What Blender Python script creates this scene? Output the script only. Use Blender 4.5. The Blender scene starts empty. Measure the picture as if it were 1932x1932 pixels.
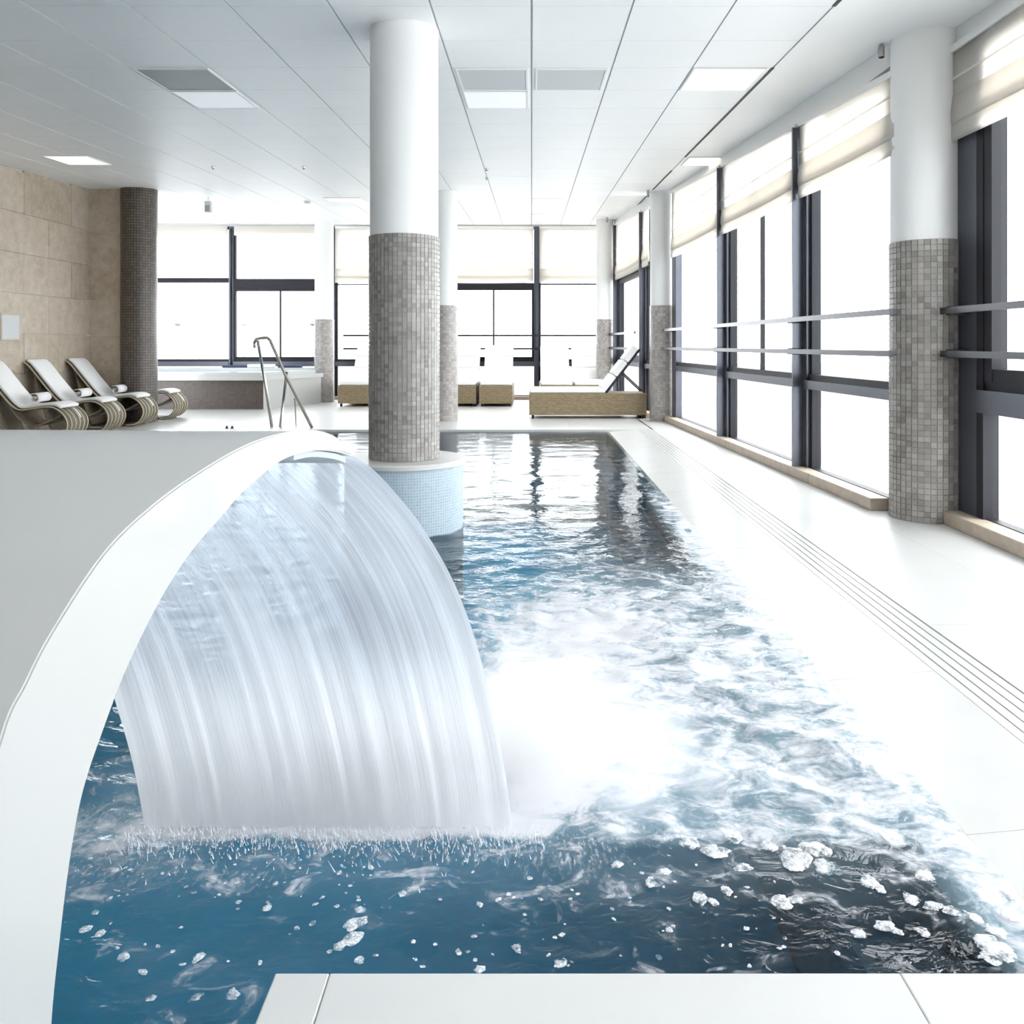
import bpy, bmesh, math, random
import numpy as np
from mathutils import Vector, Matrix
random.seed(7); rng = np.random.default_rng(11)
S = bpy.context.scene
COL = S.collection
F, CX, CY, H = 1550.0, 1003.0, 650.0, 1.16        # focal length in pixels, principal point, eye height

# ------------------------------------------------------------------ camera
cd = bpy.data.cameras.new('camera'); cam = bpy.data.objects.new('camera', cd); COL.objects.link(cam)
cam.location = (0, 0, H); cam.rotation_euler = (math.pi/2, 0, 0)
cd.sensor_width = 36; cd.lens = 36*F/1932
cd.shift_x = -(CX-966)/1932; cd.shift_y = -(966-CY)/1932
cd.clip_start = 0.05; cd.clip_end = 200
S.camera = cam
# ------------------------------------------------------------------ sky and exposure
w = bpy.data.worlds.new('overcast_sky'); S.world = w; w.use_nodes = True
bg = w.node_tree.nodes['Background']; bg.inputs[0].default_value = (0.95, 0.975, 1.0, 1); bg.inputs[1].default_value = 8.0
S.view_settings.view_transform = 'Standard'; S.view_settings.look = 'None'
S.view_settings.exposure = 0.12; S.view_settings.gamma = 1.0
S.view_settings.use_curve_mapping = False
S.cycles.max_bounces = 8; S.cycles.diffuse_bounces = 6; S.cycles.glossy_bounces = 4
S.cycles.transmission_bounces = 6; S.cycles.transparent_max_bounces = 24; S.cycles.volume_bounces = 8
w.cycles.sampling_method = 'NONE'
S.cycles.caustics_reflective = False; S.cycles.caustics_refractive = False

# ------------------------------------------------------------------ helpers
def P(px, py, d):
    return Vector(((px-CX)*d/F, d, H-(py-CY)*d/F))
def ceil_z(y): return 3.01 + 0.0387*y

def mesh(name, verts, faces, mat=None, parent=None, uvs=None, smooth=False, loc=None):
    me = bpy.data.meshes.new(name); me.from_pydata([tuple(v) for v in verts], [], faces); me.update()
    if mat: me.materials.append(mat)
    if uvs is not None:
        l = me.uv_layers.new(name='UVMap')
        for p in me.polygons:
            for li in p.loop_indices: l.data[li].uv = uvs[me.loops[li].vertex_index]
    if smooth: me.polygons.foreach_set('use_smooth', [True]*len(me.polygons))
    o = bpy.data.objects.new(name, me); COL.objects.link(o)
    if parent: o.parent = parent
    if loc: o.location = loc
    return o
def tag(o, label=None, cat=None, group=None, kind=None):
    if label: o['label'] = label
    if cat: o['category'] = cat
    if group: o['group'] = group
    if kind: o['kind'] = kind
    return o
def empty(name, loc=(0,0,0), rz=0, label=None, cat=None, group=None, kind=None):
    o = bpy.data.objects.new(name, None); COL.objects.link(o); o.location = loc; o.rotation_euler = (0,0,rz)
    o.empty_display_size = .1
    return tag(o, label, cat, group, kind)
HF = [(0,3,2,1),(4,5,6,7),(0,1,5,4),(1,2,6,5),(2,3,7,6),(3,0,4,7)]
def boxv(x0,x1,y0,y1,z0,z1):
    return [(x0,y0,z0),(x1,y0,z0),(x1,y1,z0),(x0,y1,z0),(x0,y0,z1),(x1,y0,z1),(x1,y1,z1),(x0,y1,z1)]
def box(name, b, mat, parent=None, bevel=0):
    o = mesh(name, boxv(*b), HF, mat, parent)
    if bevel: bev(o, bevel)
    return o
def bev(o, wd, seg=2):
    m = o.modifiers.new('bevel','BEVEL'); m.width = wd; m.segments = seg; m.limit_method = 'ANGLE'; m.angle_limit = math.radians(35)
    return o
def catmull(pts, n=6):
    pts = [np.array(p, float) for p in pts]; out = []
    for i in range(len(pts)-1):
        p0 = pts[max(i-1,0)]; p1 = pts[i]; p2 = pts[i+1]; p3 = pts[min(i+2,len(pts)-1)]
        for k in range(n):
            t = k/n
            out.append(.5*((2*p1)+(-p0+p2)*t+(2*p0-5*p1+4*p2-p3)*t*t+(-p0+3*p1-3*p2+p3)*t**3))
    out.append(pts[-1]); return out
def tube_geo(pts, r, seg=8, closed=False):
    pts = [Vector(p) for p in pts]; V = []; Fc = []; n = len(pts)
    up = None
    for i, p in enumerate(pts):
        a = pts[(i-1) % n] if (closed or i > 0) else p; b = pts[(i+1) % n] if (closed or i < n-1) else p
        t = (b-a).normalized()
        if up is None:
            up = Vector((0,0,1)) if abs(t.z) < .9 else Vector((1,0,0))
        s = t.cross(up)
        if s.length < 1e-5: s = t.cross(Vector((0,1,0)))
        s.normalize(); up = s.cross(t).normalized()
        for k in range(seg):
            an = 2*math.pi*k/seg
            V.append(p + s*(r*math.cos(an)) + up*(r*math.sin(an)))
    for i in range(n if closed else n-1):
        j = (i+1) % n
        for k in range(seg):
            k2 = (k+1) % seg
            Fc.append((i*seg+k, j*seg+k, j*seg+k2, i*seg+k2))
    if not closed:
        Fc.append(tuple(reversed(range(seg)))); Fc.append(tuple((n-1)*seg+k for k in range(seg)))
    return V, Fc
def tube(name, pts, r, mat, parent=None, seg=8, closed=False):
    V, Fc = tube_geo(pts, r, seg, closed); o = mesh(name, V, Fc, mat, parent, smooth=True)
    return o
def lathe(name, prof, mat, parent=None, seg=48, loc=(0,0,0), cap=True):
    """prof: list of (r,z) ; UV in metres"""
    V = []; U = []; Fc = []
    for (r, z) in prof:
        for k in range(seg+1):
            a = 2*math.pi*k/seg
            V.append((r*math.cos(a), r*math.sin(a), z)); U.append((a*max(r,.05), z))
    m = seg+1
    for i in range(len(prof)-1):
        for k in range(seg): Fc.append((i*m+k, i*m+k+1, (i+1)*m+k+1, (i+1)*m+k))
    if cap:
        Fc.append(tuple(reversed(range(seg)))); Fc.append(tuple((len(prof)-1)*m+k for k in range(seg)))
    o = mesh(name, V, Fc, mat, parent, U, True, loc)
    o.data.set_sharp_from_angle(angle=math.radians(35))
    return o
def copy_tree(o, parent=None):
    c = o.copy(); COL.objects.link(c); c.parent = parent
    for ch in list(o.children): copy_tree(ch, c)
    return c
def join_geo(parts):
    V = []; Fc = []
    for v, f in parts:
        b = len(V); V += list(v); Fc += [tuple(i+b for i in q) for q in f]
    return V, Fc

# ------------------------------------------------------------------ materials
class NT:
    def __init__(s, name):
        s.m = bpy.data.materials.new(name); s.m.use_nodes = True; s.t = s.m.node_tree
        s.b = s.t.nodes['Principled BSDF']; s.out = s.t.nodes['Material Output']
    def n(s, typ, **kw):
        nd = s.t.nodes.new(typ)
        for k, v in kw.items():
            if k.startswith('i_'): nd.inputs[k[2:].replace('_',' ')].default_value = v
            else: setattr(nd, k, v)
        return nd
    def l(s, a, b): s.t.links.new(a, b)
    def math(s, op, a, b=None, clamp=False):
        nd = s.t.nodes.new('ShaderNodeMath'); nd.operation = op; nd.use_clamp = clamp
        for i, v in enumerate((a, b)):
            if v is None: continue
            if isinstance(v, (int, float)): nd.inputs[i].default_value = v
            else: s.l(v, nd.inputs[i])
        return nd.outputs[0]
    def ramp(s, fac, stops):
        r = s.t.nodes.new('ShaderNodeValToRGB'); e = r.color_ramp.elements
        while len(e) < len(stops): e.new(.5)
        for i, (p, c) in enumerate(stops):
            e[i].position = p; e[i].color = (*c, 1) if len(c) == 3 else c
        s.l(fac, r.inputs[0]); return r.outputs[0]
    def smooth(s, v, lo, hi):
        nd = s.t.nodes.new('ShaderNodeMapRange'); nd.interpolation_type = 'SMOOTHSTEP'
        for i, x in ((0, v), (1, lo), (2, hi)):
            if isinstance(x, (int, float)): nd.inputs[i].default_value = x
            else: s.l(x, nd.inputs[i])
        return nd.outputs[0]
def plain(name, col, rough=.5, metal=0, noise=0, scale=8, bump=0, coat=0, spec=.5):
    N = NT(name); b = N.b
    b.inputs['Base Color'].default_value = (*col, 1); b.inputs['Roughness'].default_value = rough
    b.inputs['Metallic'].default_value = metal; b.inputs['Coat Weight'].default_value = coat
    b.inputs['Specular IOR Level'].default_value = spec
    if noise or bump:
        tc = N.n('ShaderNodeNewGeometry'); nz = N.n('ShaderNodeTexNoise', i_Scale=scale, i_Detail=5.0)
        N.l(tc.outputs['Position'], nz.inputs['Vector'])
        if noise:
            lo = tuple(max(0, c*(1-noise)) for c in col); hi = tuple(min(1, c*(1+noise)) for c in col)
            N.l(N.ramp(nz.outputs[0], [(.3, lo), (.7, hi)]), b.inputs['Base Color'])
        if bump:
            bp = N.n('ShaderNodeBump', i_Strength=bump, i_Distance=.01); N.l(nz.outputs[0], bp.inputs['Height']); N.l(bp.outputs[0], b.inputs['Normal'])
    return N.m
def emis(name, col, st):
    N = NT(name); N.b.inputs['Base Color'].default_value = (*col, 1)
    N.b.inputs['Emission Color'].default_value = (*col, 1); N.b.inputs['Emission Strength'].default_value = st; N.m.cycles.emission_sampling = 'NONE'
    return N.m
def mosaic(name, size, grout, c_lo, c_hi, g_col, rough=.35):
    N = NT(name); uv = N.n('ShaderNodeUVMap')
    br = N.n('ShaderNodeTexBrick', offset=0.0, squash=1.0)
    br.inputs['Scale'].default_value = 1.0; br.inputs['Mortar Size'].default_value = grout
    br.inputs['Brick Width'].default_value = size; br.inputs['Row Height'].default_value = size
    br.inputs['Color1'].default_value = (*c_lo, 1); br.inputs['Color2'].default_value = (*c_hi, 1); br.inputs['Mortar'].default_value = (*g_col, 1)
    N.l(uv.outputs[0], br.inputs['Vector']); N.l(br.outputs[0], N.b.inputs['Base Color'])
    bp = N.n('ShaderNodeBump', i_Strength=.4, i_Distance=.003, invert=True); N.l(br.outputs[1], bp.inputs['Height']); N.l(bp.outputs[0], N.b.inputs['Normal'])
    N.b.inputs['Roughness'].default_value = rough
    return N.m
def tile_mat(name, stops, island):
    N = NT(name)
    r = N.n('ShaderNodeNewGeometry').outputs['Random Per Island'] if island else N.n('ShaderNodeObjectInfo').outputs['Random']
    N.l(N.ramp(r, stops), N.b.inputs['Base Color']); N.b.inputs['Roughness'].default_value = .35
    return N.m

M = {}
M['white_paint'] = plain('white_paint', (.86,.86,.85), .6)
M['column_white'] = plain('column_white', (.86,.86,.85), .55)
M['ceiling_tile'] = plain('ceiling_tile', (.91,.92,.925), .45, noise=.015, scale=1.2)
M['ceiling_back'] = plain('ceiling_back', (.9,.91,.92), .6)
M['runner'] = plain('runner', (.50,.52,.54), .5)
M['slot'] = plain('slot', (.03,.03,.035), .6)
M['deck'] = plain('deck', (.60,.595,.58), .35, noise=.025, scale=2.5, bump=.05)
M['rim'] = plain('rim', (.60,.595,.58), .3, noise=.03, scale=5, bump=.05)
M['edge_tan'] = plain('edge_tan', (.55,.48,.40), .45, noise=.12, scale=9)
M['joint'] = plain('joint', (.62,.60,.57), .8)
M['ledge'] = plain('ledge', (.50,.41,.33), .5, noise=.12, scale=12)
M['travertine'] = None
M['frame'] = plain('frame', (.105,.11,.135), .32, metal=.55)
M['frame_dark'] = plain('frame_dark', (.022,.022,.028), .5, spec=.25)
M['rail'] = plain('rail', (.05,.05,.058), .3, metal=.6)
M['steel'] = plain('steel', (.52,.50,.47), .25, metal=1)
M['white_gloss'] = plain('white_gloss', (.53,.535,.525), .22, coat=.4)
M['cushion'] = plain('cushion', (.90,.90,.90), .85, bump=.15, scale=60)
M['towel'] = plain('towel', (.90,.88,.89), .95, bump=.6, scale=150)
M['dark_mosaic'] = mosaic('dark_mosaic', .04, .004, (.10,.078,.066), (.16,.13,.115), (.035,.028,.025))
M['far_mosaic'] = mosaic('far_mosaic', .043, .003, (.30,.27,.25), (.46,.43,.41), (.30,.28,.27))
M['blue_mosaic'] = mosaic('blue_mosaic', .018, .0018, (.33,.44,.53), (.41,.52,.60), (.58,.64,.68))
M['tub_mosaic'] = mosaic('tub_mosaic', .035, .004, (.085,.066,.058), (.12,.095,.085), (.06,.05,.045))
M['basin'] = plain('basin', (.085,.46,.71), .6, noise=.12, scale=2)
M['basin_dark'] = plain('basin_dark', (.12,.17,.23), .6, noise=.2, scale=6)
M['basin_pale'] = plain('basin_pale', (.30,.42,.48), .6)
M['terrace'] = plain('terrace', (.85,.85,.84), .9)
M['outdoor_post'] = plain('outdoor_post', (.55,.55,.54), .6)
TS = [(0,(.22,.20,.18)),(.2,(.28,.26,.24)),(.6,(.33,.31,.29)),(1,(.40,.38,.36))]
M['tile_obj'] = tile_mat('tile_obj', TS, False)
M['tile_isl'] = tile_mat('tile_isl', TS, True)
M['grout'] = plain('grout', (.38,.36,.34), .8)
# travertine
N = NT('travertine'); oi = N.n('ShaderNodeObjectInfo'); g = N.n('ShaderNodeNewGeometry')
nz = N.n('ShaderNodeTexNoise', i_Scale=9.0, i_Detail=8.0, i_Roughness=.65)
N.l(g.outputs['Position'], nz.inputs['Vector'])
v = N.math('ADD', nz.outputs[0], N.math('MULTIPLY', N.math('SUBTRACT', oi.outputs['Random'], .5), .22))
N.l(N.ramp(v, [(.3,(.40,.325,.245)),(.5,(.50,.42,.335)),(.72,(.58,.51,.425))]), N.b.inputs['Base Color'])
N.b.inputs['Roughness'].default_value = .45
M['travertine'] = N.m
# wicker weave (UV in metres)
def wicker(name, c1, c2):
    N = NT(name); uv = N.n('ShaderNodeUVMap')
    br = N.n('ShaderNodeTexBrick', offset=.5)
    br.inputs['Scale'].default_value = 1; br.inputs['Brick Width'].default_value = .05; br.inputs['Row Height'].default_value = .022
    br.inputs['Mortar Size'].default_value = .003; br.inputs['Mortar Smooth'].default_value = .6
    br.inputs['Color1'].default_value = (*c1,1); br.inputs['Color2'].default_value = (*c2,1); br.inputs['Mortar'].default_value = (c1[0]*.35,c1[1]*.33,c1[2]*.3,1)
    N.l(uv.outputs[0], br.inputs['Vector']); N.l(br.outputs[0], N.b.inputs['Base Color']); N.b.inputs['Roughness'].default_value = .55
    bp = N.n('ShaderNodeBump', i_Strength=.8, i_Distance=.004, invert=True); N.l(br.outputs[1], bp.inputs['Height']); N.l(bp.outputs[0], N.b.inputs['Normal'])
    return N.m
M['wicker'] = wicker('wicker', (.27,.20,.115), (.36,.28,.17))
M['rattan'] = wicker('rattan', (.20,.17,.12), (.28,.24,.17))
M['rattan_hoop'] = plain('rattan_hoop', (.52,.46,.35), .5)
# thin clear glass: transparent with a Fresnel sheen
N = NT('window_glass'); fr = N.n('ShaderNodeFresnel'); gg = N.n('ShaderNodeNewGeometry')
N.l(N.math('ADD', N.math('MULTIPLY', gg.outputs['Backfacing'], 1/1.45-1.45), 1.45), fr.inputs[0])   # same sheen from either face
tr = N.n('ShaderNodeBsdfTransparent'); tr.inputs[0].default_value = (.97,.98,.98,1)
gl = N.n('ShaderNodeBsdfGlossy', i_Roughness=.01); mx = N.n('ShaderNodeMixShader')
N.l(fr.outputs[0], mx.inputs[0]); N.l(tr.outputs[0], mx.inputs[1]); N.l(gl.outputs[0], mx.inputs[2]); N.l(mx.outputs[0], N.out.inputs[0]); M['glass'] = N.m
# blind fabric lets daylight through
def fabric(name, col, tl):
    N = NT(name); df = N.n('ShaderNodeBsdfDiffuse'); ts = N.n('ShaderNodeBsdfTranslucent'); mx = N.n('ShaderNodeMixShader')
    df.inputs[0].default_value = (*col,1); ts.inputs[0].default_value = (*col,1); mx.inputs[0].default_value = tl
    N.l(df.outputs[0], mx.inputs[1]); N.l(ts.outputs[0], mx.inputs[2]); N.l(mx.outputs[0], N.out.inputs[0]); return N.m
M['blind'] = fabric('blind', (.96,.93,.89), .55)
M['blind_fold'] = fabric('blind_fold', (.96,.93,.89), .58)
M['light_warm'] = emis('light_warm', (1,.90,.74), 1.25)
M['light_white'] = emis('light_white', (1,.96,.90), 1.2)
M['light_cool'] = emis('light_cool', (.95,.97,1), .22)
M['vent'] = plain('vent', (.34,.36,.37), .5)
M['vent_pale'] = plain('vent_pale', (.60,.62,.63), .5)

# ================================================================== THE SETTING
# ---- ceiling
GX, GY, Y0 = .607, .62, 4.96
slope = math.atan(.0387)
ceiling = empty('ceiling', (0,0,0), label='white suspended ceiling of square metal tiles', cat='ceiling', kind='structure')
def cz_box(name, x0, x1, y0, y1, dz0, dz1, mat, parent):
    V = [(x0,y0,ceil_z(y0)+dz0),(x1,y0,ceil_z(y0)+dz0),(x1,y1,ceil_z(y1)+dz0),(x0,y1,ceil_z(y1)+dz0),
         (x0,y0,ceil_z(y0)+dz1),(x1,y0,ceil_z(y0)+dz1),(x1,y1,ceil_z(y1)+dz1),(x0,y1,ceil_z(y1)+dz1)]
    return mesh(name, V, HF, mat, parent)
cz_box('ceiling_backing', -8.7, 3.1, -3.2, 17.7, .022, .06, M['ceiling_back'], ceiling)
gx, gy = .006, .0025
tv = boxv(gx, GX-gx, gy, GY-gy, 0, .012)
tile0 = None
skip = {}
lights = []
for i in range(-1, 20):
    for k in range(-11, 3):
        if tile0 is None:
            o = tile0 = mesh('ceiling_tile', tv, HF, M['ceiling_tile'], ceiling)
        else:
            o = tile0.copy(); COL.objects.link(o); o.parent = ceiling
        y = Y0+GY*i; o.location = (GX*k, y, ceil_z(y)); o.rotation_euler = (slope,0,0)
for k in range(-11, 4):
    cz_box('runner', GX*k-.004, GX*k+.004, 3.2, 17.4, .008, .02, M['runner'], ceiling)
cz_box('ceiling_tile_field', -6.68, 1.815, -3.1, Y0-GY, 0, .012, M['ceiling_tile'], ceiling)['kind'] = 'stuff'
# soffit along the window side
V = [(1.83,-3.1),(2.95,-3.1),(2.95,5.3),(2.62,5.5),(2.24,12.6),(1.95,12.9),(1.70,17.5),(1.83,17.5)]
sv = [(x,y,ceil_z(y)) for x,y in V]+[(x,y,ceil_z(y)+.012) for x,y in V]; n = len(V)
mesh('soffit_panel', sv, [tuple(reversed(range(n))), tuple(range(n,2*n))]+[(i,(i+1)%n,n+(i+1)%n,n+i) for i in range(n)], M['ceiling_tile'], ceiling)
# slot diffusers
for y0, y1, lab in ((3.6,4.95,'short black slot diffuser at the ceiling above the nearest window column'),
               (6.2,9.75,'long black slot diffuser line in the ceiling beside the square lamps'),
               (10.7,12.35,'black slot diffuser ending above the column with the wicker sunbed'),
               (13.0,16.3,'farthest black slot diffuser in the ceiling near the corner column')):
    o = cz_box('slot_diffuser', 1.812, 1.832, y0, y1, -.006, -.0005, M['slot'], None); tag(o, lab, 'air vent', 'ceiling slot diffusers')

def ceil_panel(name, x0, x1, y0, y1, mat, label, cat, group, frame=True):
    e = empty(name, ((x0+x1)/2, (y0+y1)/2, 0), label=label, cat=cat, group=group)
    cx, cy = (x0+x1)/2, (y0+y1)/2
    def cb(nm, a0,a1,b0,b1,d0,d1,m):
        o = cz_box(nm, a0,a1,b0,b1,d0,d1,m,e); o.location = (-cx,-cy,0); return o
    cb('panel', x0+.012, x1-.012, y0+.012, y1-.012, -.006, -.001, mat)
    if frame:
        for a0,a1,b0,b1 in ((x0,x1,y0,y0+.014),(x0,x1,y1-.014,y1),(x0,x0+.014,y0+.014,y1-.014),(x1-.014,x1,y0+.014,y1-.014)):
            cb('frame_bar', a0,a1,b0,b1,-.010,0,M['white_paint'])
    return e
GL = 'square ceiling lamps'
R = lambda i: Y0+GY*i
ceil_panel('ceiling_lamp', 2*GX+.01, 3*GX-.04, R(2), R(3), M['light_warm'], 'warm lit square ceiling lamp beside the long black slot', 'ceiling lamp', GL)
ceil_panel('ceiling_lamp', 1.87, 2.28, 9.75, 10.3, M['light_white'], 'lit square ceiling lamp next to the window blinds', 'ceiling lamp', GL)
ceil_panel('ceiling_lamp', -5.76, -5.24, 9.66, 10.24, M['light_warm'], 'warm lit square ceiling lamp over the rattan loungers', 'ceiling lamp', GL)
ceil_panel('ceiling_lamp', 0.02, .58, 13.3, 13.75, M['light_white'], 'small bright ceiling lamp in line with the dark far window post', 'ceiling lamp', GL)
ceil_panel('ceiling_lamp', .02, .58, 15.4, 15.9, M['light_white'], 'farthest bright ceiling lamp close to the end windows', 'ceiling lamp', GL)
ceil_panel('ceiling_lamp', -3.35, -2.75, 13.2, 13.7, M['light_white'], 'bright ceiling lamp left of the large pool column near the end', 'ceiling lamp', GL)
ceil_panel('ceiling_lamp', -2*GX+.03, -GX*0-.64, R(3)+.01, R(4)-.02, M['light_cool'], 'x', 'x', 'x') if False else None
ceil_panel('ceiling_lamp', -GX+.03, -.03, R(3)+.02, R(4)-.02, M['light_cool'], 'dim pale square ceiling lamp right of the large pool column', 'ceiling lamp', GL)
ceil_panel('ceiling_lamp', -5*GX+.03, -4*GX-.03, R(3)+.02, R(4)-.02, M['light_cool'], 'dim pale square ceiling lamp behind the dark grey ceiling grille', 'ceiling lamp', GL)
GV = 'square ceiling grilles'
ceil_panel('ceiling_grille', -5*GX+.02, -4*GX-.02, R(2)+.01, R(3)-.01, M['vent'], 'dark grey square ventilation grille in the ceiling at the left', 'air vent', GV)
ceil_panel('ceiling_grille', -GX+.03, -.03, R(2)+.02, R(3)-.02, M['vent_pale'], 'pale grey ceiling grille just right of the large pool column', 'air vent', GV)
ceil_panel('ceiling_grille', .03, GX-.03, R(2)+.02, R(3)-.02, M['vent_pale'], 'pale grey ceiling grille between the dim lamp and the warm lamp', 'air vent', GV)

# ---- walls
wl = empty('wall_left', (-6.62, 0, 0), label='beige travertine wall behind the rattan loungers', cat='wall', kind='structure')
box('wall_core', (-.3, -.02, -3.2, 12.3, -.02, 3.62), M['joint'], wl)
zs = [0, .78, 1.30, 1.82, 2.34, 2.86, 3.62]
for r in range(len(zs)-1):
    off = 0 if r % 2 else .55
    ys = [3.0+off+1.1*k for k in range(-6, 11)]
    for a, b in zip(ys[:-1], ys[1:]):
        a = max(a, -3.2); b = min(b, 12.3)
        if b-a < .1: continue
        zt = min(zs[r+1], ceil_z(a)+.02)
        box('stone_panel', (-.02, random.uniform(.008,.012), a+.002, b-.002, zs[r]+.002, zt-.002), M['travertine'], wl)
wr = empty('wall_return', (-6.3, 12.3, 0), label='narrow beige stone wall end beside the dark mosaic column', cat='wall', kind='structure')
box('wall_core', (-.3,.36,0,.16,0,3.5), M['joint'], wr)
for r in range(len(zs)-1):
    box('stone_panel', (-.31,.37,-.012,0,zs[r]+.002,min(zs[r+1],3.5)-.002), M['travertine'], wr)
tag(box('wall_recess', (-8.7,-8.42,12.2,17.7,-.02,3.75), M['white_paint']), 'white side wall of the hot tub recess', 'wall', kind='structure')
tag(box('wall_back', (-7.7,3.2,-3.4,-3.1,-.02,3.1), M['white_paint']), 'plain white end wall of the pool hall', 'wall', kind='structure')

wp = empty('wall_plate', (-6.608, 10.39, 1.38), label='pale rectangular plate on the stone wall above the first lounger', cat='wall plate')
box('plate', (0,.018,-.19,.19,-.17,.17), M['travertine'], wp, .004); box('plate_rim', (.018,.022,-.17,.17,-.15,.15), M['vent_pale'], wp, .001)
# ---- terrace outside
tag(box('terrace', (-40,40,17.75,60,-.35,-.2), plain('terrace_stone', (.30,.30,.295), .9)), 'terrace paving outside the end windows, darkened to cut bounced light', 'terrace', kind='structure')  # paving colour darkened so less light bounces up to the far ceiling
tag(box('terrace', (3.3,40,-20,17.7,-.35,-.2), M['terrace']), 'pale terrace paving outside the side windows', 'terrace', kind='structure')

# ---- window walls
class Wall:
    def __init__(s, p0, p1):
        s.p0 = Vector((*p0,0)); d = Vector((*p1,0))-s.p0; s.L = d.length; s.e = d.normalized(); s.n = Vector((-s.e.y, s.e.x, 0))
        s.rz = math.atan2(s.e.y, s.e.x)
    def at_y(s, y): return (y-s.p0.y)/s.e.y
    def loc(s, a): return s.p0+s.e*a
def zz(z): return z if isinstance(z, tuple) else (z, z)
def wbox(name, a0, a1, n0, n1, z0, z1, mat, parent):
    z0 = zz(z0); z1 = zz(z1)      # (at a0, at a1); local x along the wall, y inward
    V = [(a0,n0,z0[0]),(a1,n0,z0[1]),(a1,n1,z0[1]),(a0,n1,z0[0]),(a0,n0,z1[0]),(a1,n0,z1[1]),(a1,n1,z1[1]),(a0,n1,z1[0])]
    return mesh(name, V, HF, mat, parent)
wn = [0]
def window(W, a0, a1, head, label, mull=True, mw=.2, casement=False, upper=None, sill=(.775,.90), centre=False, thick=.07):
    """head: (z at a0, z at a1)"""
    wn[0] += 1
    e = empty('window_%d' % wn[0], W.loc(a0), W.rz, label, 'window', kind='structure')
    L = a1-a0; hz = lambda a: head[0]+(head[1]-head[0])*a/L
    fr, fd = M['frame'], M['frame_dark']
    if mull:
        wbox('mullion', -mw/2, mw/2, -.04, .05, .0, (hz(-mw/2),hz(mw/2)), fr, e)
        wbox('mullion_fin', -.012, .012, .05, .14, .0, (hz(-mw/2)-.05,hz(mw/2)-.05), fr, e)
        wbox('frame_post', mw/2*-1-.045, -mw/2, -.06, .02, .0, (hz(-mw/2),hz(mw/2)), fd, e)
    b0 = mw/2 if mull else 0
    wbox('bottom_rail', b0, L-mw/2, -.04, .03, .04, .09, fd, e)
    wbox('sill_rail', b0, L-mw/2, -.05, .07, sill[0], sill[1]-.05, fr, e)
    wbox('sill_cap', b0, L-mw/2, -.05, .035, sill[1]-.05, sill[1], fd, e)
    wbox('head_rail', b0, L-mw/2, -.04, .04, (hz(b0)-.06, hz(L-mw/2)-.06), (hz(b0),hz(L-mw/2)), fd, e)
    wbox('pane', b0, L-mw/2, -.012, -.006, .09, sill[0], M['glass'], e)
    top = (hz(b0)-.06, hz(L-mw/2)-.06)
    if upper:
        wbox('transom', b0, L-mw/2, -.05, .05, upper[0], upper[1], fd, e)
        wbox('pane', b0, L-mw/2, -.012, -.006, upper[1], top, M['glass'], e)
        top = upper[0]
    wbox('pane', b0, L-mw/2, -.012, -.006, sill[1], top, M['glass'], e)
    if casement:
        zt = zz(top); t = thick
        wbox('casement_bar', b0, b0+t, -.05, .04, sill[1], (zt[0],zt[0]), fd, e)
        wbox('casement_bar', L-mw/2-t, L-mw/2, -.05, .04, sill[1], (zt[1],zt[1]), fd, e)
        wbox('casement_bar', b0+t, L-mw/2-t, -.05, .04, sill[1], sill[1]+t, fd, e)
        wbox('casement_bar', b0+t, L-mw/2-t, -.05, .04, (zt[0]-t,zt[1]-t), zt, fd, e)
    if centre:
        c = L*centre if isinstance(centre, float) else L/2
        wbox('glazing_bar', c-.018, c+.018, -.02, .02, sill[1], top if isinstance(top, (int,float)) else (min(top),min(top)), fd, e)
    return e
def blind(W, a0, a1, head, zb, label, group='cream roman blinds'):
    e = empty('roman_blind', W.loc(a0)+W.n*.085, W.rz, label, 'blind', group)
    L = a1-a0; hz = lambda a: head[0]+(head[1]-head[0])*a/L
    wbox('head_rail', 0, L, -.02, .02, (hz(0)-.05, hz(L)-.05), (hz(0)-.005,hz(L)-.005), M['white_paint'], e)
    # hanging cloth with a gentle belly, then a stack of folds
    NA = 8
    def cloth(nm, prof, mat, th=.004):
        V = []; Fc = []; m = len(prof)
        for j in range(NA+1):
            a = L*j/NA; sag = -.012*math.sin(math.pi*j/NA)
            for (nn, z) in prof:
                zv = z if not callable(z) else z(a)
                V.append((a, nn, zv+ (sag if not callable(z) else 0)))
        for j in range(NA):
            for q in range(m-1): Fc.append((j*m+q, (j+1)*m+q, (j+1)*m+q+1, j*m+q+1))
        o = mesh(nm, V, Fc, mat, e, smooth=True)
        s = o.modifiers.new('thickness','SOLIDIFY'); s.thickness = th
        return o
    cloth('blind_cloth', [(0, lambda a: hz(a)-.05), (.004, zb+.62), (.006, zb+.42), (.0, zb+.20), (-.004, zb+.06)], M['blind'])
    cloth('blind_fold', [(.008, zb+.30), (.020, zb+.22), (.026, zb+.15), (.020, zb+.11), (.006,zb+.115)], M['blind_fold'])
    cloth('blind_fold', [(.008, zb+.17), (.018, zb+.10), (.022, zb+.04), (.014, zb+.0), (.004,zb+.008)], M['blind_fold'])
    for zq in (.40, .62):
        if zb+zq < min(head)-.12: wbox('batten', 0, L, .006, .014, zb+zq, zb+zq+.012, M['blind_fold'], e)
    return e
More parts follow.
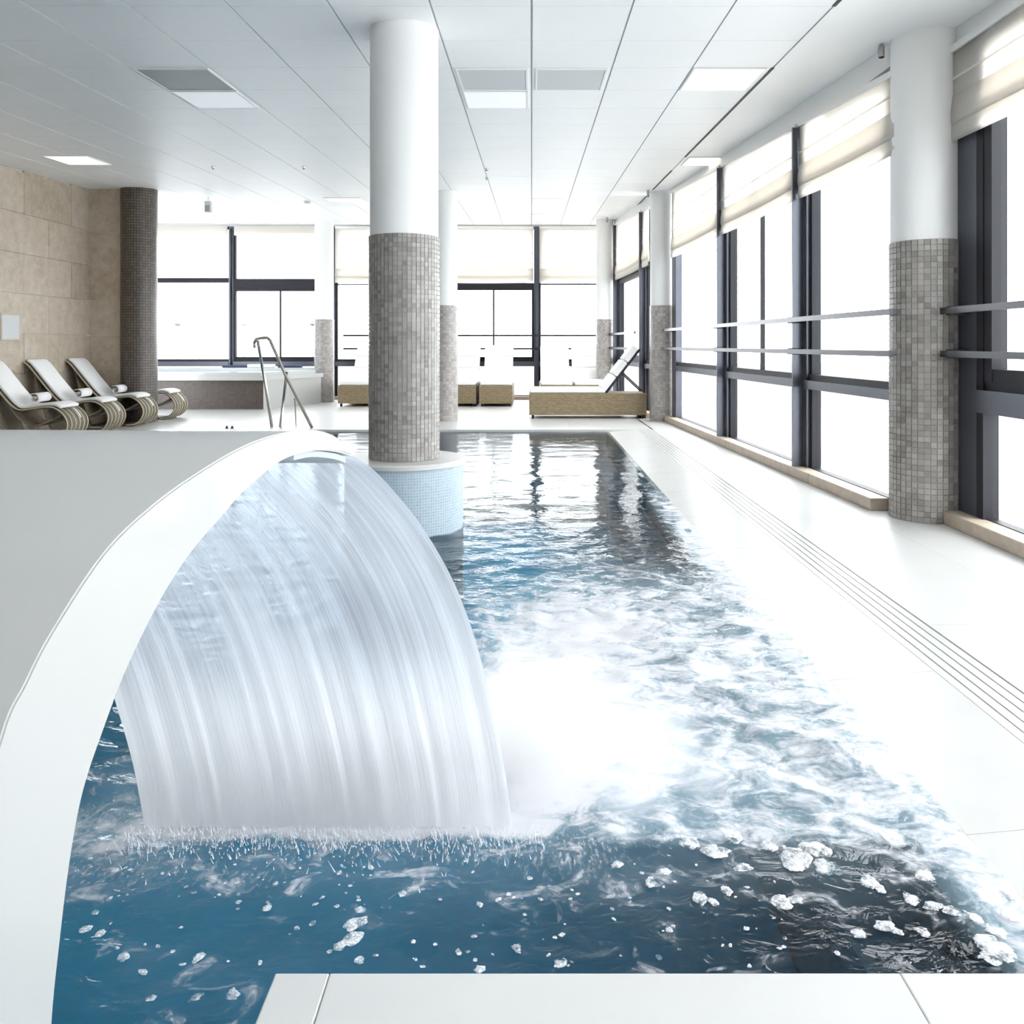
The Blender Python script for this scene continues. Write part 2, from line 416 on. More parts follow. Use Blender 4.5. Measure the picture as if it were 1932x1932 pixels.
def rails(W, a0, a1, posts, where, zs=(1.375,1.10)):
    for z, nm in zip(zs, ('upper','lower')):
        r = empty('window_rail', W.loc(a0), W.rz, '%s dark metal guard rail across the %s' % (nm, where), 'rail', 'window guard rails')
        L = a1-a0
        wbox('rail_bar', 0, L, .175, .20, z-.02, z+.02, M['rail'], r)
        for p in posts:
            wbox('bracket', p-a0-.025, p-a0+.025, .05, .175, z-.028, z+.028, M['frame_dark'], r)

WA = Wall((2.82,-3.1), (2.82,5.5))        # nearest bay
WB = Wall((2.56,5.15), (2.155,12.55))     # middle bay
WC = Wall((1.95,12.9), (1.66,17.35))      # far side bay
WD = Wall((1.9,17.4), (-8.5,17.4))        # end wall
tr = empty('wall_right', (0,0,0), label='white strip of wall above the side windows', cat='wall', kind='structure')
def fascia(W, a0, a1, h0, h1):
    p, q = W.loc(a0), W.loc(a1)
    for A, B in (((p,h0),(q,h1)),):
        zt0, zt1 = ceil_z(p.y)+.02, ceil_z(q.y)+.02; n = W.n
        V = [p-n*.1+Vector((0,0,h0)), q-n*.1+Vector((0,0,h1)), q+n*.06+Vector((0,0,h1)), p+n*.06+Vector((0,0,h0)),
             p-n*.1+Vector((0,0,zt0)), q-n*.1+Vector((0,0,zt1)), q+n*.06+Vector((0,0,zt1)), p+n*.06+Vector((0,0,zt0))]
        mesh('fascia_panel', V, HF, M['white_paint'], tr)
# nearest bay
hA = 3.10
fascia(WA, 0, WA.L, hA, hA)
tag(box('wall_side', (2.76,2.95,-3.15,-2.1,-.02,3.12), M['white_paint']), 'plain white side wall next to the nearest window', 'wall', kind='structure')
ysA = [1.75,5.215]; a_ = WA.at_y(-.15)
aA = [WA.at_y(y) for y in ysA]
window(WA, WA.at_y(-2.0), a_, (hA,hA), 'rearmost unseen dark framed window, added to brighten the near platform')  # unseen window, added for more light on the platform, fountain and ceiling
window(WA, a_, aA[0], (hA,hA), 'unseen dark framed window beside the near deck, added to brighten the foreground')  # out of view, added to lift the dark foreground
window(WA, aA[0], aA[1], (hA,hA), 'nearest tall dark framed side window right of the big column', casement=True, thick=.08, sill=(.74,.93))
e = empty('window_4', WA.loc(aA[1]), WA.rz, 'dark steel window post standing right of the big column', 'window', kind='structure'); wn[0] = 4
wbox('mullion', -.10, .20, -.04, .05, 0, hA, M['frame'], e)
wbox('frame_post', -.26, -.18, -.05, .045, .93, hA-.06, M['frame_dark'], e)
wbox('frame_post', -.17, -.10, -.05, .048, .04, hA-.06, M['frame_dark'], e)
blind(WA, aA[0]+.1, aA[1]+.16, (hA,hA), 2.47, 'nearest cream roman blind right of the big column')
rails(WA, aA[0], WA.at_y(5.27), aA[1:], 'nearest window')
# middle bay
ysB = [12.25, 9.65, 7.27, 5.62]
hB = lambda y: 3.03+.0656*(y-5.8)
aB = sorted(WB.at_y(y) for y in ysB)
names = ['third window from the far column, half hidden by the big column','side window with a thin centre bar between two posts','side window right next to the far wicker sunbed column']
for i in range(3):
    a0, a1 = aB[i], aB[i+1]; h0 = hB(WB.loc(a0).y); h1 = hB(WB.loc(a1).y)
    window(WB, a0, a1, (h0,h1), 'dark framed '+names[i], mull=(i > 0), casement=False, centre=(.5 if i == 1 else False))
    blind(WB, a0+(.04 if i else -.10), a1-.04, (h0,h1), 2.44, ('cream roman blind left of the big near column','middle cream roman blind above the window with the thin bar','cream roman blind touching the far sunbed column')[i])
e = empty('window_8', WB.loc(aB[3]), WB.rz, 'slim dark window post at the far sunbed column', 'window', kind='structure'); wn[0] = 8
wbox('mullion', -.13, .13, -.04, .05, 0, hB(12.25), M['frame'], e)
fascia(WB, WB.at_y(5.5), WB.L, hB(5.5), hB(WB.loc(WB.L).y))
rails(WB, WB.at_y(5.40), aB[3]+.1, [aB[1], aB[2], aB[3]], 'middle side windows')
# far side bay
hC = lambda y: 3.37+.06*(y-13.2)
aC = [WC.at_y(y) for y in (12.95, 13.55, 16.15, 17.3)]
fascia(WC, 0, WC.L, hC(WC.p0.y), hC(17.35))
for i, nm in enumerate(('narrow dark framed window behind the sunbed column','tall dark framed window behind the raised sunbed back','narrow dark framed window in the far corner')):
    a0, a1 = aC[i], aC[i+1]; h0 = hC(WC.loc(a0).y); h1 = hC(WC.loc(a1).y)
    window(WC, a0, a1, (h0,h1), nm, mull=(i > 0), casement=(i == 1), mw=.18, upper=(2.42,2.5))
    blind(WC, a0+.05, a1-.03, (h0,h1), 2.42, ('narrow roman blind strip behind the sunbed column','cream roman blind above the raised sunbed back','cream roman blind in the far window corner')[i])
rails(WC, aC[1]+.1, aC[3]-.25, aC[2:3], 'window behind the raised sunbed back', zs=(1.36,1.09))
# end wall
xs = [1.9, .10, -2.05, -4.2, -6.35, -8.4]
hD = 3.655
labs = ['end window between the dark post and the corner column','end window with dark top frame right of the pool column','end window just right of the lilac column','end window with thin centre bar behind the hot tub','end window beside the dark mosaic column']
for i in range(5):
    a0, a1 = 1.9-xs[i], 1.9-xs[i+1]
    kw = {}
    if i == 0: kw = dict(upper=(2.42,2.45), mull=False)
    if i == 1: kw = dict(upper=(2.36,2.46), centre=.42, casement=True, thick=.05)
    if i == 2: kw = dict(upper=(2.42,2.44))
    if i == 3: kw = dict(upper=(2.34,2.55), centre=.52, casement=True, thick=.05)
    if i == 4: kw = dict(upper=(2.47,2.57))
    window(WD, a0, a1, (hD,hD), labs[i], mw=(.10), sill=(.70,.85), **{**dict(mull=True), **kw})
    if i < 3:
        blind(WD, a0+.06, a1-.06, (hD,hD), 2.46, ('roman blind on the end window by the corner column','roman blind on the end window right of the pool column','roman blind on the end window beside the lilac column')[i], 'roman blinds on the end wall')
    else:
        b = empty('roman_blind', WD.loc(a0+.06)+WD.n*.08, WD.rz, ('raised roman blind bunched at the top behind the hot tub','raised roman blind bunched beside the dark mosaic column')[i-3], 'blind', 'roman blinds on the end wall')
        for q in range(3): wbox('blind_fold', 0, 2.0, .0+.015*q, .012+.015*q, hD-.16-.02*q, hD-.01, M['blind_fold'], b)
for nm, x0, x1, lab in (('a', 1.5, -1.95, 'end windows right of the pool column'), ('b', -2.2, -3.95, 'end window beside the lilac column')):
    rails(WD, 1.9-x0, 1.9-x1, [1.9-x for x in ((.1,) if nm == 'a' else (-2.3,))], lab, zs=(1.35,1.07))
tag(box('trim_1', (-8.5,1.9,17.36,17.5,hD,3.75), M['white_paint']), 'white trim above the end windows', 'trim', kind='structure')
# stone ledge along the window walls
def ledge(nm, W, a0, a1, lab, h=.085, wd=.16):
    e = empty(nm, W.loc(a0), W.rz, lab, 'baseboard', kind='structure')
    n = max(1, round((a1-a0)/1.2)); s = (a1-a0)/n
    for k in range(n): bev(wbox('ledge_stone', s*k+.001, s*(k+1)-.001, -.06, wd, 0, h, M['ledge'], e), .006)
ledge('baseboard_near', WA, 0, WA.at_y(5.45), 'beige stone ledge under the nearest window')
ledge('baseboard_right', WB, WB.at_y(5.75), WB.at_y(12.42), 'long beige stone ledge under the middle side windows')
ledge('baseboard_corner', WC, 0, WC.L, 'beige stone ledge behind the raised sunbed')
ledge('baseboard_end', WD, 0.3, 9.4, 'beige stone ledge under the end windows', .07, .12)

# ---- floor deck
px0_ = -.473
floor = empty('floor', (0,0,0), label='pale stone deck around the pool', cat='floor', kind='structure')
box('screed', (-8.6,3.3,11.5,17.6,-.3,-.012), M['joint'], floor)
box('screed', (1.6,3.3,-3.2,11.5,-.3,-.012), M['joint'], floor)
box('screed', (-6.7,-4.9,-3.2,11.5,-.3,-.012), M['joint'], floor)
box('floor_tile', (-4.9,px0_-.002,-3.1,.2,-.2,0), M['deck'], floor)
def slabs(x0, x1, y0, y1, sx, sy, mat, nm='floor_tile', th=.04, z=0):
    nx = max(1, round((x1-x0)/sx)); ny = max(1, round((y1-y0)/sy)); dx = (x1-x0)/nx; dy = (y1-y0)/ny; first = None
    for i in range(nx):
        for j in range(ny):
            if first is None:
                first = mesh(nm, boxv(.0007, dx-.0007, .0007, dy-.0007, -th, 0), HF, mat, floor); o = first
            else: o = first.copy(); COL.objects.link(o); o.parent = floor
            o.location = (x0+dx*i, y0+dy*j, z)
slabs(1.64, 2.86, 1.52, 12.8, .61, .94, M['deck'])
slabs(-8.42, 1.66, 11.55, 17.45, 1.13, 1.18, M['deck'])
slabs(1.66, 2.25, 12.8, 17.45, .6, 1.16, M['deck'])
slabs(-6.61, -4.9, -3.1, 11.55, .86, 1.22, M['deck'])
# far coping and right rim
slabs(-4.9, 1.66, 11.2, 11.55, .94, .35, M['deck'], 'coping_stone', .05)
def rim_piece(y0, y1):
    a = [(1.02,-.036),(1.06,-.0335),(1.43,0.0),(1.43,-.2),(1.02,-.2)]
    n = len(a); V = [(x,y0+.001,z) for x,z in a]+[(x,y1-.001,z) for x,z in a]
    Fc = [tuple(range(n)), tuple(range(2*n-1,n-1,-1))]+[(i,n+i,n+(i+1)%n,(i+1)%n) for i in range(n)]
    o = mesh('rim_stone', V, Fc, M['rim'], floor); o.data.materials.append(M['edge_tan'])
    o.data.polygons[2].material_index = 1
ys = [1.52]+[2.0+.92*k for k in range(11)]+[11.2]
for a, b in zip(ys[:-1], ys[1:]): rim_piece(a, b)
# drain grate: long bars
for k in range(5):
    x0 = 1.436+.041*k
    for a, b in ((1.52,4.7),(4.7,7.9),(7.9,11.2)):
        box('grate_bar', (x0, x0+.034, a+.002, b-.002, -.05, -.002), M['rim'], floor)
box('drain_channel', (1.43,1.64,1.52,11.2,-.2,-.03), M['joint'], floor)
# near platform
px0, py1 = -.473, 1.517
box('coping_stone', (px0, px0+.10, -3.1, py1, -.35, 0), M['deck'], floor, .003)
xsx = [px0+.1008, .68, 1.02, 1.64, 2.86]
for a, b in zip(xsx[:-1], xsx[1:]):
    box('coping_stone', (a, b-.0008, .95, py1, -.35, 0), M['deck'], floor, .003)
    box('floor_tile', (a, b-.0015, -3.1, .948, -.35, 0), M['deck'], floor, .003)

# ---- pool basin
basin = empty('pool_basin', (0,0,0), label='blue pool basin with a dark tiled side', cat='pool', kind='structure')
D = -1.25
box('basin_floor', (-5,1.2,-.2,11.4,D-.1,D), M['basin'], basin)
box('side_wall', (1.02,1.2,-.2,11.4,D,-.2), M['basin_dark'], basin)
box('side_ledge', (.80,1.02,1.3,11.2,-.42,-.34), M['basin_dark'], basin)
box('end_wall', (-5,1.2,11.2,11.4,D,-.05), M['basin_pale'], basin)
box('near_wall', (-5,-.48,-.2,.2,D,-.21), M['basin'], basin)
box('near_wall', (-.46,1.02,1.2,1.49,D,-.3), M['basin'], basin)
box('left_wall', (-5.0,-4.9,-.2,11.4,D,-.01), M['basin'], basin)

# ---- water
perm = rng.random((256,256))
def vnoise(x, y):
    xi = np.floor(x).astype(int); yi = np.floor(y).astype(int); fx = x-xi; fy = y-yi
    fx = fx*fx*(3-2*fx); fy = fy*fy*(3-2*fy)
    g = lambda a, b: perm[a & 255, b & 255]
    return (g(xi,yi)*(1-fx)*(1-fy)+g(xi+1,yi)*fx*(1-fy)+g(xi,yi+1)*(1-fx)*fy+g(xi+1,yi+1)*fx*fy)*2-1
def fbm(x, y, o=4):
    s = 0; a = 1
    for i in range(o):
        s = s+a*vnoise(x+17*i, y+31*i); x, y = x*1.9+y*.35, y*1.9-x*.35; a *= .55
    return s
def sst(v, a, b):
    t = np.clip((v-a)/(b-a), 0, 1); return t*t*(3-2*t)
WZ = -.03
def turb(X, Y):    # how churned the water is
    return sst(Y,1.75,2.1)*(1-sst(Y,3.2,6.5))*(1-.3*sst(X,.6,1.0))
def wheight(X, Y):
    t = turb(X, Y)
    calm = .0032*fbm(X*4, Y*8, 3)
    rough = .012*fbm(X*5.5+3, Y*7.5, 4)
    near = .006*fbm(X*4, Y*6, 3)*(1-sst(Y,1.7,2.3))
    return calm*(.6+.4*(1-sst(Y,7,10)))+rough*t+near
def foam_density(X, Y):
    land = np.exp(-np.maximum(0, np.abs(X+.46)-.46)**2/.012)*sst(Y,1.93,2.02)*(1-sst(Y,2.35,3.0))
    plume = np.exp(-((X-.10-.10*(Y-2.2))/(.34+.10*(Y-2)))**2)*sst(Y,2.0,2.2)*(1-sst(Y,3.4,4.6))
    wash = sst(Y,1.84,2.04)*(1-sst(Y,3.6,5.2))*sst(X,-.2,.25)
    edge = sst(X,.80,1.0)*sst(Y,1.5,1.7)*(1-sst(Y,5.5,8))
    corner = np.exp(-((X-1.0)/.10)**2-((Y-1.62)/.12)**2)
    left = np.exp(-((X+.95)/.35)**2-((Y-2.1)/.35)**2)
    fg = (.45+.55*sst(Y,1.65,1.9))*(1-sst(Y,2.0,2.1))
    d = np.maximum.reduce([1.05*land, 1.0*plume, .60*wash, .72*edge, .70*corner, .55*left])
    return np.clip(np.maximum(d, .28*fg), 0, 1.05)
xs_ = np.concatenate([np.arange(-4.9,-1.3,.09), np.arange(-1.3,1.05,.017)]); xs_[-1] = 1.055
ys_ = [.2]
while ys_[-1] < 11.2: ys_.append(ys_[-1]+max(.012,.0075*ys_[-1]))
ys_ = np.array(ys_); ys_[-1] = 11.199
X, Y = np.meshgrid(xs_, ys_, indexing='ij'); Z = WZ+wheight(X, Y)*np.where(X>1.0,.4,1)
nx_, ny_ = X.shape
idx = np.arange(nx_*ny_).reshape(nx_, ny_)
q = np.stack([idx[:-1,:-1], idx[1:,:-1], idx[1:,1:], idx[:-1,1:]], -1).reshape(-1,4)
cxm = (X[:-1,:-1]+X[1:,1:]).reshape(-1)/2; cym = (Y[:-1,:-1]+Y[1:,1:]).reshape(-1)/2
keep = ~((cxm > px0+.004) & (cym < py1-.004)) & ~((cxm+.835)**2+(cym-5.39)**2 < .36**2)
q = q[keep]
N = NT('pool_water'); g = N.n('ShaderNodeNewGeometry'); at = N.n('ShaderNodeAttribute', attribute_name='foam')
mp = N.n('ShaderNodeMapping'); mp.inputs['Scale'].default_value = (1.0,1.35,1.0); mp.inputs['Rotation'].default_value = (0,0,.5)
N.l(g.outputs['Position'], mp.inputs[0])
n1 = N.n('ShaderNodeTexNoise', i_Scale=7.5, i_Detail=9.0, i_Roughness=.66, i_Distortion=1.0); N.l(mp.outputs[0], n1.inputs['Vector'])
vo = N.n('ShaderNodeTexVoronoi', i_Scale=60.0); N.l(g.outputs['Position'], vo.inputs['Vector'])
v = N.math('ADD', N.math('MULTIPLY', N.math('SUBTRACT', n1.outputs[0], .5), 2.6), .5)
v = N.math('ADD', v, N.math('MULTIPLY', N.math('SUBTRACT', vo.outputs['Distance'], .4), -.18))
th = N.math('SUBTRACT', 1.0, at.outputs['Fac'])
foam = N.smooth(v, N.math('SUBTRACT', th, .28), N.math('ADD', th, .42))
foam = N.math('MULTIPLY', foam, N.smooth(at.outputs['Fac'], .02, .15))
# fine specks of froth near the landing line
sk_ = N.n('ShaderNodeAttribute', attribute_name='speck'); ms_ = N.n('ShaderNodeMapping'); ms_.inputs['Scale'].default_value = (1.7,.75,1); N.l(g.outputs['Position'], ms_.inputs[0])
n3 = N.n('ShaderNodeTexNoise', i_Scale=58.0, i_Detail=5.0, i_Roughness=.7); N.l(ms_.outputs[0], n3.inputs['Vector'])
sp_f = N.math('MULTIPLY', N.smooth(N.math('ADD', n3.outputs[0], N.math('MULTIPLY', sk_.outputs['Fac'], .16)), .56, .86), N.math('MULTIPLY', N.smooth(sk_.outputs['Fac'], .05, .7), .6))
foam = N.math('MAXIMUM', foam, sp_f)
# ripples
mr = N.n('ShaderNodeMapping'); mr.inputs['Scale'].default_value = (1,1.6,1); N.l(g.outputs['Position'], mr.inputs[0])
n2 = N.n('ShaderNodeTexNoise', i_Scale=11.0, i_Detail=4.0, i_Distortion=.6); N.l(mr.outputs[0], n2.inputs['Vector'])
bp = N.n('ShaderNodeBump', i_Distance=.022); N.l(n2.outputs[0], bp.inputs['Height'])
ch = N.n('ShaderNodeAttribute', attribute_name='chop'); N.l(ch.outputs['Fac'], bp.inputs['Strength'])
fr = N.n('ShaderNodeFresnel', i_IOR=1.33); N.l(bp.outputs[0], fr.inputs['Normal'])
tr_ = N.n('ShaderNodeBsdfTransparent'); tr_.inputs[0].default_value = (.74,.92,.97,1)
gl = N.n('ShaderNodeBsdfGlossy', i_Roughness=.03); N.l(bp.outputs[0], gl.inputs['Normal'])
m1 = N.n('ShaderNodeMixShader'); N.l(fr.outputs[0], m1.inputs[0]); N.l(tr_.outputs[0], m1.inputs[1]); N.l(gl.outputs[0], m1.inputs[2])
df = N.n('ShaderNodeBsdfDiffuse'); df.inputs[0].default_value = (.69,.69,.73,1)
b2 = N.n('ShaderNodeBump', i_Strength=.25, i_Distance=.012); N.l(v, b2.inputs['Height']); N.l(b2.outputs[0], df.inputs['Normal'])
# air bubbles under the surface make churned water milky
ae = N.n('ShaderNodeBsdfDiffuse'); ae.inputs[0].default_value = (.36,.52,.62,1)
m0 = N.n('ShaderNodeMixShader'); N.l(N.math('MULTIPLY', N.smooth(at.outputs['Fac'], .05, .85), .55), m0.inputs[0]); N.l(tr_.outputs[0], m0.inputs[1]); N.l(ae.outputs[0], m0.inputs[2]); N.l(m0.outputs[0], m1.inputs[1])
m2 = N.n('ShaderNodeMixShader'); N.l(foam, m2.inputs[0]); N.l(m1.outputs[0], m2.inputs[1]); N.l(df.outputs[0], m2.inputs[2])
N.l(m2.outputs[0], N.out.inputs[0]); M['water'] = N.m
me = bpy.data.meshes.new('pool_water'); me.from_pydata(np.stack([X,Y,Z],-1).reshape(-1,3).tolist(), [], q.tolist()); me.update()
me.materials.append(M['water']); me.polygons.foreach_set('use_smooth', [True]*len(me.polygons))
at_ = me.attributes.new('foam','FLOAT','POINT'); at_.data.foreach_set('value', foam_density(X,Y).reshape(-1).astype(np.float32))
sp_a = np.clip(sst(Y,1.68,1.99)*(1-sst(Y,2.05,2.2))*(1-sst(X,.1,.5))*(.75+.6*fbm(X*3+5, Y*5, 3)), 0, 1)
me.attributes.new('speck','FLOAT','POINT').data.foreach_set('value', sp_a.reshape(-1).astype(np.float32))
ac_ = me.attributes.new('chop','FLOAT','POINT'); ac_.data.foreach_set('value', (.10+.42*(1-sst(Y,3.5,6.5))*np.where(Y<1.9,.85,1)).reshape(-1).astype(np.float32))
wo = bpy.data.objects.new('pool_water', me); COL.objects.link(wo)
tag(wo, 'rippling blue pool water with white foam', 'water', kind='stuff')

# ================================================================== COLUMNS
def tile_geo(r, a, z, w, h, t=.005):
    da = w/r/2
    V = []
    for rr in (r, r+t):
        for (aa, zq) in ((a-da,z),(a+da,z),(a+da,z+h),(a-da,z+h)):
            V.append((rr*math.cos(aa), rr*math.sin(aa), zq))
    return V, [(4,5,6,7),(0,4,7,3),(1,2,6,5),(0,1,5,4),(3,7,6,2)]
def column(name, x, y, r, zt, label, z0=0, mos=None, tiles=None, size=.037):
    e = empty(name, (x,y,z0), label=label, cat='column', group='round columns')
    top = ceil_z(y)+.005-z0
    if tiles is None:
        lathe('mosaic_band', [(r+.004,0),(r+.004,zt-z0)], mos or M['far_mosaic'], e)
    else:
        lathe('grout_core', [(r-.001,0),(r-.001,zt-z0)], M['grout'], e)
        n = round(2*math.pi*r/size); s = 2*math.pi/n; rows = int((zt-z0)/size); hs = (zt-z0)/rows
        cands = []
        for j in range(rows):
            for k in range(n): cands.append((j,k))
        face = math.atan2(-y, -x)
        vis = lambda k: math.cos(k*s-face)
        single = set()
        if tiles:
            vs = sorted((c for c in cands if vis(c[1]) > .25), key=lambda c: (-round(vis(c[1]),1), abs(c[0]*hs-1.0)))
            single = set(vs[:tiles])
        base = mesh('mosaic_tile', *tile_geo(r, 0, 0, size-.004, hs-.004), M['tile_obj'], e) if tiles else None
        rest = []; first = True
        for (j,k) in cands:
            if (j,k) in single:
                if first: o = base; first = False
                else: o = base.copy(); COL.objects.link(o); o.parent = e
                o.location = (0,0,j*hs+.002); o.rotation_euler = (0,0,k*s)
            else: rest.append(tile_geo(r, k*s, j*hs+.002, size-.004, hs-.004))
        V, Fc = join_geo(rest)
        o = mesh('mosaic_tiles', V, Fc, M['tile_isl'], e); o['kind'] = 'stuff'
    lathe('white_shaft', [(r-.004,zt-z0),(r-.004,top)], M['column_white'], e)
    return e
column('column', 2.655, 5.53, .226, 1.16+(650-458)*5.53/F, 'nearest round column on the right deck, white above grey mosaic tiles', tiles=300)
column('column', -.835, 5.39, .226, 1.16+(650-448)*5.39/F, 'large round column rising from the blue pedestal in the pool', z0=.42, tiles=0, size=.029)
column('column', 2.02, 12.6, .205, 1.16+(650-577)*12.6/F, 'round column standing at the foot end of the raised sunbed')
column('column', -1.34, 12.6, .205, 1.16+(650-577)*12.6/F, 'slim round column partly hidden behind the large pool column')
column('column', 1.46, 16.4, .172, 1.16+(650-603)*16.4/F, 'farthest round column in the window corner')
column('column', -4.19, 16.6, .192, 1.16+(650-603)*16.6/F, 'round column with lilac tint beside the hot tub')
dc = empty('column', (-5.9,12.35,0), label='full height dark brown mosaic column by the stone wall', cat='column', group='round columns')
lathe('mosaic_band', [(.255,0),(.255,ceil_z(12.3)+.005)], M['dark_mosaic'], dc, 56)
# pedestal in the pool
pe = empty('column_pedestal', (-.835,5.39,-.5), label='round blue mosaic pedestal under the large pool column', cat='pedestal')
lathe('mosaic_wall', [(.385,-.7),(.385,.885)], M['blue_mosaic'], pe, 64)
lathe('stone_cap', [(.38,.885),(.40,.888),(.40,.912),(.392,.92),(.02,.92)], M['deck'], pe, 64)

# ================================================================== FOUNTAIN
E = Vector((.73,.68,0)).normalized(); P0 = Vector((-.9,1.2,0))
def onplane(px, py):     # a point of the fountain's end profile: (distance along the plan direction, height)
    r = Vector(((px-CX)/F, 1, -(py-CY)/F)); n = Vector((-E.y, E.x, 0))
    t = P0.dot(n)/r.dot(n); p = r*t+Vector((0,0,H)); return ((p-P0).dot(E), p.z)
outer = [onplane(*p) for p in ((0,1400),(48,1290),(100,1190),(200,1040),(300,945),(400,876),(470,838),(530,818),(590,811),(630,821),(655,841),(668,857))]
inner = [onplane(*p) for p in ((664,860),(640,853),(600,850),(560,858),(520,878),(460,930),(420,975),(370,1033),(330,1090),(290,1160),(240,1265),(200,1370),(160,1490),(135,1620),(115,1780),(100,1932))]
o0 = outer[0]; i1 = inner[-1]
outer = [(o0[0]-.115,-.5),(o0[0]-.10,-.05),(o0[0]-.06,.27)]+outer
inner = inner+[(i1[0]-.008,-.12),(i1[0]-.012,-.5)]
prof = catmull(outer, 5)+catmull(inner, 5)
FW = .92
ft = empty('water_fountain', P0, label='white swan neck fountain pouring a wide water curtain', cat='fountain')
def extr(name, prof, wd, mat, parent, nseg=1, close=True, shift=(0,0)):
    n = len(prof); V = []; Fc = []
    for j in range(nseg+1):
        for (s, z) in prof:
            V.append((E.x*s-wd*j/nseg+shift[0], E.y*s+shift[1], z))
    for j in range(nseg):
        for i in range(n if close else n-1):
            i2 = (i+1) % n; Fc.append((j*n+i, (j+1)*n+i, (j+1)*n+i2, j*n+i2))
    if close: Fc.append(tuple(range(n))); Fc.append(tuple(range((nseg+1)*n-1, nseg*n-1, -1)))
    return V, Fc
V, Fc = extr('shell', prof, FW, None, None)
o = mesh('shell', V, Fc, M['white_gloss'], ft, smooth=True)
bm = bmesh.new(); bm.from_mesh(o.data); bmesh.ops.recalc_face_normals(bm, faces=bm.faces)
caps = [f for f in bm.faces if len(f.verts) > 8]
ed = [e for f in caps for e in f.edges]
bmesh.ops.bevel(bm, geom=ed, offset=.007, segments=2, affect='EDGES', clamp_overlap=True)
bmesh.ops.triangulate(bm, faces=[f for f in bm.faces if len(f.verts) > 8])
bm.to_mesh(o.data); bm.free(); o.data.set_sharp_from_angle(angle=math.radians(40))
# lip slot where the water leaves
ls = catmull([onplane(*p) for p in ((566,853),(600,847),(640,851),(663,859))], 4)
V, Fc = extr('lip', [(s, z-.004) for s, z in ls]+[(s, z-.016) for s, z in reversed(ls)], FW-.02, None, None, shift=(-.012,0))
mesh('outlet_lip', V, Fc, plain('lip_grey', (.45,.50,.54), .3), ft)
# falling sheet
sp = catmull([onplane(*p) for p in ((600,852),(655,857),(690,868),(722,893),(760,935),(800,985),(840,1050),(870,1110),(900,1190),(925,1280),(945,1370),(960,1450),(971,1532),(974,1560))], 6)
n = len(sp); NS = 90
V = []; U = []; Fc = []
for j in range(NS+1):
    u = j/NS
    for i, (s, z) in enumerate(sp):
        t = i/(n-1)
        rip = .004*t*math.sin(u*97+1.3*math.sin(u*31))+.003*t*math.sin(u*53+2)
        x = E.x*(s+rip)-(.012+.895*u); y = E.y*(s+rip)
        V.append((x, y, z)); U.append((u, t))
for j in range(NS):
    for i in range(n-1): Fc.append((j*n+i, (j+1)*n+i, (j+1)*n+i+1, j*n+i+1))
N = NT('water_curtain'); uv = N.n('ShaderNodeUVMap'); sx = N.n('ShaderNodeSeparateXYZ'); N.l(uv.outputs[0], sx.inputs[0])
cb = N.n('ShaderNodeCombineXYZ'); N.l(N.math('MULTIPLY', sx.outputs[0], 95.0), cb.inputs[0]); N.l(N.math('MULTIPLY', sx.outputs[1], 1.6), cb.inputs[1])
na = N.n('ShaderNodeTexNoise', i_Scale=1.0, i_Detail=4.0, i_Roughness=.7); N.l(cb.outputs[0], na.inputs['Vector'])
cb2 = N.n('ShaderNodeCombineXYZ'); N.l(N.math('MULTIPLY', sx.outputs[0], 4.0), cb2.inputs[0]); N.l(N.math('MULTIPLY', sx.outputs[1], 2.2), cb2.inputs[1])
nb = N.n('ShaderNodeTexNoise', i_Scale=1.0, i_Detail=2.0); N.l(cb2.outputs[0], nb.inputs['Vector'])
st = N.math('ADD', N.math('MULTIPLY', N.math('SUBTRACT', na.outputs[0], .5), .9), N.math('MULTIPLY', N.math('SUBTRACT', nb.outputs[0], .5), 1.0))
op = N.math('ADD', N.math('ADD', st, .80), N.math('MULTIPLY', N.smooth(sx.outputs[1], .60, .85), .5), True)
tp = N.n('ShaderNodeBsdfTransparent'); tp.inputs[0].default_value = (.68,.80,.92,1)
dfs = N.n('ShaderNodeBsdfDiffuse'); dfs.inputs[0].default_value = (.94,.96,.985,1)
tls = N.n('ShaderNodeBsdfTranslucent'); tls.inputs[0].default_value = (.94,.96,.985,1)
gls = N.n('ShaderNodeBsdfGlossy', i_Roughness=.25)
ma = N.n('ShaderNodeMixShader'); ma.inputs[0].default_value = .88; N.l(dfs.outputs[0], ma.inputs[1]); N.l(tls.outputs[0], ma.inputs[2])
mb = N.n('ShaderNodeMixShader'); mb.inputs[0].default_value = .08; N.l(ma.outputs[0], mb.inputs[1]); N.l(gls.outputs[0], mb.inputs[2])
mc = N.n('ShaderNodeMixShader'); N.l(op, mc.inputs[0]); N.l(tp.outputs[0], mc.inputs[1]); N.l(mb.outputs[0], mc.inputs[2]); N.l(mc.outputs[0], N.out.inputs[0])
wc_ = N.ramp(N.smooth(sx.outputs[1], .55, .88), [(0,(.72,.77,.85)),(1,(.88,.89,.92))])
for q_ in (dfs, tls): N.l(wc_, q_.inputs[0])
bps = N.n('ShaderNodeBump', i_Strength=.25, i_Distance=.01); N.l(na.outputs[0], bps.inputs['Height'])
for q_ in (dfs, tls, gls): N.l(bps.outputs[0], q_.inputs['Normal'])
sh = mesh('water_curtain', V, Fc, N.m, None, U, True, loc=P0)
tag(sh, 'falling curtain of streaked white water from the fountain lip', 'water curtain', kind='stuff')

